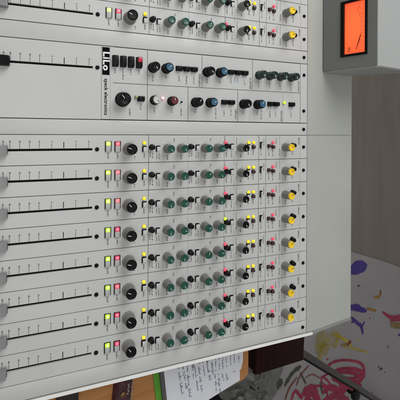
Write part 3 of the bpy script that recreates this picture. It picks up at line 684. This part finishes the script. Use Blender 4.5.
# ------------------------------------------------------------------ paint-marked sheet on the floor
M['sheet'] = mat('off_white_drop_sheet', (0.290, 0.258, 0.256), 0.7, noise=(2.2, 0.10), bump=(14, 0.5))
def paint(name, c, cover=0.93):
    """brushed paint: full in the middle of the mark, broken into dry streaks towards its edges"""
    m = mat(name, c, 0.5, noise=(25, 0.3), bump=(80, 0.3))
    nt = m.node_tree; N = nt.nodes; Lk = nt.links; b = N['Principled BSDF']
    uv = N.new('ShaderNodeUVMap'); sp = N.new('ShaderNodeSeparateXYZ'); Lk.new(uv.outputs['UV'], sp.inputs[0])
    mp = N.new('ShaderNodeMapping'); mp.inputs['Scale'].default_value = (9, 2.4, 1); Lk.new(uv.outputs['UV'], mp.inputs['Vector'])
    nz = N.new('ShaderNodeTexNoise'); nz.inputs['Scale'].default_value = 1.6; nz.inputs['Detail'].default_value = 6; nz.inputs['Roughness'].default_value = 0.7; Lk.new(mp.outputs['Vector'], nz.inputs['Vector'])
    ab = N.new('ShaderNodeMath'); ab.operation = 'ABSOLUTE'; Lk.new(sp.outputs['Y'], ab.inputs[0])
    pw = N.new('ShaderNodeMath'); pw.operation = 'POWER'; Lk.new(ab.outputs[0], pw.inputs[0]); pw.inputs[1].default_value = 2.2
    ml = N.new('ShaderNodeMath'); ml.operation = 'MULTIPLY_ADD'; Lk.new(pw.outputs[0], ml.inputs[0]); ml.inputs[1].default_value = -0.42; Lk.new(nz.outputs['Fac'], ml.inputs[2])
    rp = N.new('ShaderNodeValToRGB'); rp.color_ramp.elements[0].position = 0.25; rp.color_ramp.elements[1].position = 0.33 if cover > 0.7 else 0.50
    rp.color_ramp.elements[1].color = (cover, cover, cover, 1)
    Lk.new(ml.outputs[0], rp.inputs['Fac']); Lk.new(rp.outputs['Color'], b.inputs['Alpha'])
    return m
PCOL = dict(red=(0.30, 0.010, 0.046), purple=(0.034, 0.010, 0.165), yellow=(0.40, 0.30, 0.012), orange=(0.27, 0.13, 0.015), ochre=(0.24, 0.14, 0.03), wash=(0.36, 0.29, 0.012), dark=(0.012, 0.012, 0.014), olive=(0.038, 0.045, 0.022), brown=(0.17, 0.035, 0.018))
PT = {k: paint(k + '_paint', c, {'wash': 0.5, 'olive': 0.85, 'ochre': 0.8}.get(k, 0.93)) for k, c in PCOL.items()}
SOLID = {k: mat(k + '_paint_blot', PCOL[k], 0.45, noise=(25, 0.25), bump=(80, 0.3)) for k in ('red', 'purple', 'yellow', 'dark', 'brown')}
sh = empty('drop_sheet', (0.9, 1.5, ZF)); tag(sh, 'pale drop sheet on the floor splashed with red, purple and yellow paint', 'drop sheet')
def sheet_h(x, y):
    return 0.004 + 0.0035 * (1 + math.sin(x * 7 + y * 3.1 + 1.3 * math.sin(y * 4.1))) + 0.0022 * (1 + math.sin(x * 17 - y * 11 + math.sin(x * 9)))
g = MB(); n = 110
def edge_x(y): return 0.463 + 0.39 * (y - 1.30) + 0.006 * math.sin(y * 9)
rows = []
for i in range(n + 1):
    y = 0.45 + 2.3 * i / n; x0 = edge_x(y); row = []
    for j in range(n + 1):
        x = x0 + (2.3 - x0) * j / n; row.append(g.bm.verts.new((x - 0.9, y - 1.5, sheet_h(x, y))))
    rows.append(row)
for i in range(n):
    for j in range(n): g.bm.faces.new((rows[i][j], rows[i][j + 1], rows[i + 1][j + 1], rows[i + 1][j])).material_index = g.mi(M['sheet'])
r_ = bmesh.ops.extrude_face_region(g.bm, geom=list(g.bm.faces))
bmesh.ops.translate(g.bm, vec=(0, 0, -0.0015), verts=[v for v in r_['geom'] if isinstance(v, bmesh.types.BMVert)])
bmesh.ops.recalc_face_normals(g.bm, faces=list(g.bm.faces))
g.obj('cloth', sh)
def stroke(pts, width, m, seed=0, name='paint_mark'):
    """a brushed mark: a ribbon with an uneven edge following the cloth"""
    rn = random.Random(seed); P = []
    for k in range(len(pts) - 1):
        p0 = pts[max(0, k - 1)]; p1 = pts[k]; p2 = pts[k + 1]; p3 = pts[min(len(pts) - 1, k + 2)]
        for s in range(8):
            t = s / 8; P.append(tuple(0.5 * (2 * p1[i] + (p2[i] - p0[i]) * t + (2 * p0[i] - 5 * p1[i] + 4 * p2[i] - p3[i]) * t * t + (3 * p1[i] - p0[i] - 3 * p2[i] + p3[i]) * t ** 3) for i in (0, 1)))
    P.append(pts[-1]); g = MB(); L = []; uvl = g.bm.loops.layers.uv.new('UVMap'); run = rn.uniform(0, 9); U = []
    for k, p in enumerate(P):
        a, b_ = P[max(0, k - 1)], P[min(len(P) - 1, k + 1)]; dx, dy = b_[0] - a[0], b_[1] - a[1]; l = math.hypot(dx, dy) or 1e-6
        if k: run += math.hypot(p[0] - P[k - 1][0], p[1] - P[k - 1][1]) / width * 0.35
        U.append(run)
        end = min(k, len(P) - 1 - k) / len(P)
        env = min(1, 0.45 + 3.0 * end) * width * 0.66
        wl, wr = env * rn.uniform(0.85, 1.15), env * rn.uniform(0.85, 1.15)
        pl = (p[0] - dy / l * wl, p[1] + dx / l * wl); pr = (p[0] + dy / l * wr, p[1] - dx / l * wr)
        row = []
        for t in (0, 0.25, 0.5, 0.75, 1):
            x, y = pl[0] + (pr[0] - pl[0]) * t, pl[1] + (pr[1] - pl[1]) * t
            row.append(g.bm.verts.new((x - 0.9, y - 1.5, sheet_h(x, y) + 0.0010 + 0.00025 * (seed % 6))))
        L.append(row)
    for k in range(len(L) - 1):
        for c_ in range(4):
            f_ = g.bm.faces.new((L[k][c_], L[k][c_ + 1], L[k + 1][c_ + 1], L[k + 1][c_])); f_.material_index = g.mi(m)
            for lp, (kk, cc) in zip(f_.loops, ((k, c_), (k, c_ + 1), (k + 1, c_ + 1), (k + 1, c_))): lp[uvl].uv = (U[kk], -1 + cc * 0.5)
    bmesh.ops.recalc_face_normals(g.bm, faces=list(g.bm.faces))
    return g.obj(name, sh)
MARKS = []
MARKS.append(('purple', [(0.856, 1.577), (0.876, 1.609), (0.895, 1.658), (0.914, 1.708)], 0.0262))
MARKS.append(('purple', [(0.881, 1.585), (0.867, 1.625), (0.889, 1.666)], 0.0182))
MARKS.append(('purple', [(0.855, 1.609), (0.888, 1.641), (0.894, 1.691)], 0.013))
MARKS.append(('purple', [(0.917, 1.585), (0.952, 1.625), (0.982, 1.662), (1.027, 1.675)], 0.0189))
MARKS.append(('purple', [(0.963, 1.691), (0.989, 1.667)], 0.0105))
MARKS.append(('orange', [(0.898, 1.707), (0.911, 1.742), (0.929, 1.785)], 0.0139))
MARKS.append(('orange', [(0.853, 1.767), (0.857, 1.802), (0.844, 1.828)], 0.0174))
MARKS.append(('brown', [(0.823, 1.819), (0.848, 1.824)], 0.0131))
MARKS.append(('red', [(0.944, 1.838), (0.982, 1.893), (1.0, 1.959), (1.004, 2.036)], 0.0169))
MARKS.append(('red', [(0.959, 1.856), (1.005, 1.93), (1.024, 1.988), (1.046, 2.056)], 0.0199))
MARKS.append(('red', [(1.015, 1.903), (1.016, 1.978), (1.029, 2.056)], 0.0113))
MARKS.append(('ochre', [(1.028, 1.912), (1.053, 1.969), (1.075, 2.056)], 0.0339))
MARKS.append(('purple', [(1.109, 1.988), (1.139, 2.057)], 0.0173))
MARKS.append(('yellow', [(0.963, 1.448), (0.997, 1.501), (1.03, 1.547), (1.061, 1.586)], 0.0153))
MARKS.append(('yellow', [(1.049, 1.524), (1.088, 1.618), (1.134, 1.718)], 0.0093))
MARKS.append(('brown', [(1.047, 1.547), (1.038, 1.578)], 0.0175))
MARKS.append(('ochre', [(1.037, 1.501), (1.042, 1.547)], 0.0153))
MARKS.append(('red', [(1.207, 1.222), (1.183, 1.261), (1.187, 1.301), (1.234, 1.329), (1.261, 1.295)], 0.0334))
MARKS.append(('red', [(1.237, 1.242), (1.215, 1.302), (1.273, 1.357)], 0.0286))
MARKS.append(('red', [(1.234, 1.371), (1.224, 1.428), (1.266, 1.495), (1.269, 1.549)], 0.0352))
MARKS.append(('red', [(1.283, 1.385), (1.276, 1.465), (1.341, 1.565)], 0.0349))
MARKS.append(('red', [(1.164, 1.472), (1.211, 1.525), (1.249, 1.596), (1.264, 1.66)], 0.0258))
MARKS.append(('red', [(1.229, 1.487), (1.272, 1.572), (1.291, 1.661)], 0.0308))
MARKS.append(('red', [(1.167, 1.533), (1.205, 1.603), (1.246, 1.652)], 0.0207))
MARKS.append(('red', [(1.208, 1.158), (1.163, 1.189), (1.216, 1.235)], 0.0162))
MARKS.append(('red', [(1.075, 1.342), (1.105, 1.377), (1.134, 1.391)], 0.0122))
MARKS.append(('red', [(1.152, 1.37), (1.19, 1.413), (1.231, 1.436)], 0.0098))
MARKS.append(('brown', [(1.142, 1.196), (1.104, 1.221), (1.071, 1.28)], 0.0093))
MARKS.append(('brown', [(1.186, 1.121), (1.137, 1.151), (1.103, 1.202)], 0.0101))
MARKS.append(('brown', [(1.124, 1.254), (1.122, 1.301), (1.157, 1.356)], 0.0057))
MARKS.append(('olive', [(1.139, 1.014), (1.109, 1.054), (1.087, 1.108)], 0.0444))
MARKS.append(('olive', [(1.118, 1.12), (1.074, 1.17), (1.06, 1.227)], 0.023))
MARKS.append(('olive', [(1.176, 1.356), (1.239, 1.371)], 0.0097))
MARKS.append(('olive', [(1.086, 1.221), (1.155, 1.261)], 0.0094))
MARKS.append(('purple', [(1.143, 1.885), (1.165, 1.904)], 0.0039))
MARKS.append(('red', [(1.223, 1.656), (1.224, 1.6), (1.209, 1.523), (1.174, 1.454), (1.141, 1.419), (1.115, 1.416), (1.103, 1.46), (1.124, 1.551), (1.163, 1.639), (1.2, 1.672), (1.23, 1.676), (1.23, 1.612), (1.209, 1.533), (1.177, 1.464), (1.143, 1.423), (1.111, 1.409), (1.107, 1.471), (1.127, 1.561), (1.165, 1.65), (1.203, 1.681), (1.23, 1.678), (1.238, 1.628), (1.218, 1.541)], 0.0114))
MARKS.append(('red', [(1.224, 1.497), (1.189, 1.442), (1.168, 1.448), (1.151, 1.465), (1.158, 1.528), (1.185, 1.602), (1.217, 1.65), (1.247, 1.674), (1.254, 1.635), (1.255, 1.583), (1.227, 1.506), (1.193, 1.458), (1.168, 1.452), (1.15, 1.468), (1.162, 1.538), (1.186, 1.616), (1.222, 1.677), (1.25, 1.685), (1.261, 1.652)], 0.0134))
MARKS.append(('red', [(1.156, 1.358), (1.15, 1.411), (1.17, 1.496), (1.203, 1.585), (1.247, 1.665), (1.269, 1.643), (1.276, 1.596), (1.265, 1.518), (1.227, 1.433), (1.188, 1.373), (1.16, 1.37), (1.154, 1.422), (1.163, 1.503), (1.206, 1.592)], 0.0101))
MARKS.append(('red', [(1.258, 1.404), (1.268, 1.378), (1.268, 1.34), (1.245, 1.297), (1.219, 1.267), (1.192, 1.256), (1.183, 1.285), (1.185, 1.326), (1.204, 1.377), (1.234, 1.4), (1.258, 1.406), (1.271, 1.387), (1.272, 1.349), (1.25, 1.302), (1.222, 1.277), (1.198, 1.271), (1.187, 1.295), (1.189, 1.334), (1.211, 1.378)], 0.0118))
MARKS.append(('wash', [(0.934, 1.334), (0.975, 1.362), (1.004, 1.398), (1.031, 1.355)], 0.0979))
MARKS.append(('wash', [(0.953, 1.426), (0.998, 1.486), (1.026, 1.441)], 0.0451))
MARKS.append(('wash', [(0.985, 1.327), (1.05, 1.356), (1.067, 1.314)], 0.0436))
BLOBS = []
BLOBS.append(('purple', (0.6720, 1.6395), 0.0380, 0.0713))
BLOBS.append(('dark', (1.2556, 1.8317), 0.0066, 0.0144))
BLOBS.append(('dark', (1.2376, 1.8102), 0.0044, 0.0062))
BLOBS.append(('dark', (0.7664, 1.6402), 0.0042, 0.0106))
BLOBS.append(('brown', (1.0385, 1.5704), 0.0082, 0.0126))
BLOBS.append(('red', (1.2356, 1.6357), 0.0063, 0.0098))
BLOBS.append(('purple', (0.9444, 1.5934), 0.0062, 0.0080))
BLOBS.append(('red', (0.9574, 1.7333), 0.0037, 0.0060))
BLOBS.append(('yellow', (1.0480, 1.6343), 0.0042, 0.0065))
BLOBS.append(('red', (1.0795, 1.4054), 0.0039, 0.0072))
BLOBS.append(('red', (1.3615, 1.7622), 0.0027, 0.0052))
BLOBS.append(('dark', (1.2871, 1.8680), 0.0022, 0.0046))
for k, (c_, pts, wd) in enumerate(MARKS): stroke(pts, wd, PT[c_], k)
def blot(c, rx, ry, m, seed):
    """a round splash of paint with a wavering outline"""
    rn = random.Random(seed); ph = [rn.uniform(0, 6) for _ in range(4)]; g = MB(); rings = []
    for fr in (0.35, 0.7, 0.93, 1.0):
        ring = []
        for k in range(40):
            a = 2 * math.pi * k / 40; q = fr * (1 + 0.07 * math.sin(2 * a + ph[0]) + 0.05 * math.sin(3 * a + ph[1]) + 0.03 * math.sin(7 * a + ph[2]))
            x, y = c[0] + math.cos(a) * rx * q, c[1] + math.sin(a) * ry * q
            ring.append(g.bm.verts.new((x - 0.9, y - 1.5, sheet_h(x, y) + (0.0016 if fr < 1 else 0.0006))))
        rings.append(ring)
    g.bm.faces.new(rings[0])
    for i in range(3):
        for k in range(40): g.bm.faces.new((rings[i][k], rings[i + 1][k], rings[i + 1][(k + 1) % 40], rings[i][(k + 1) % 40]))
    for f_ in g.bm.faces: f_.material_index = g.mi(m)
    bmesh.ops.recalc_face_normals(g.bm, faces=list(g.bm.faces)); g.obj('paint_mark', sh)
for k, (c_, p, rx, ry) in enumerate(BLOBS): blot(p, rx, ry, SOLID[c_], k)

# ------------------------------------------------------------------ crumpled plastic and black cloth bag on the floor beside the desk
def crumple(mb, sx, sy, h, m, n, seed, folds=9, thick=0.0):
    rn = random.Random(seed)
    cr = [(rn.uniform(0, math.pi), rn.uniform(-0.6, 0.6), rn.uniform(0.06, 0.22), rn.uniform(0.4, 1)) for _ in range(folds)]
    rows = []
    for i in range(n + 1):
        row = []
        for j in range(n + 1):
            a, b_ = -1 + 2 * i / n, -1 + 2 * j / n
            edge = 1 + 0.10 * math.sin(5 * math.atan2(b_, a) + seed) + 0.06 * math.sin(11 * math.atan2(b_, a))
            rr = max(abs(a), abs(b_)); q = math.hypot(a, b_) or 1e-6
            ax, by = a / q * rr * edge, b_ / q * rr * edge
            e = max(0, 1 - rr ** 2.5)
            z = 0
            for th, c0, w_, amp in cr:
                dd = (ax * math.cos(th) + by * math.sin(th) - c0) / w_
                z += amp * max(0, 1 - abs(dd))
            row.append(mb.bm.verts.new((ax * sx / 2 + 0.01 * z * math.sin(z * 3), by * sy / 2, 0.010 + h * e * (0.30 + 0.38 * z))))
        rows.append(row)
    i_ = mb.mi(m)
    for i in range(n):
        for j in range(n):
            f_ = mb.bm.faces.new((rows[i][j], rows[i + 1][j], rows[i + 1][j + 1], rows[i][j + 1])); f_.material_index = i_
M['plastic'] = mat('cloudy_grey_plastic_film', (0.13, 0.125, 0.115), 0.34, noise=(14, 0.35), bump=(60, 0.6), spec=0.45)
M['blackcloth'] = mat('black_bag_cloth', (0.008, 0.008, 0.010), 0.7, noise=(60, 0.3), bump=(220, 0.5), spec=0.2)
g = MB(); crumple(g, 0.34, 0.42, 0.075, M['plastic'], 44, 11, 16); o = g.obj('plastic_bag', None, (1.07, 0.87, ZF + 0.008), 60)
tag(o, 'crumpled grey plastic bag on the floor beside the desk corner', 'plastic bag')
g = MB(); crumple(g, 0.30, 0.24, 0.16, M['blackcloth'], 36, 5, 8); o = g.obj('cloth_bag', None, (1.13, 0.72, ZF + 0.002), 60)
tag(o, 'black cloth bag on the floor below the notebook, mostly out of frame', 'bag')
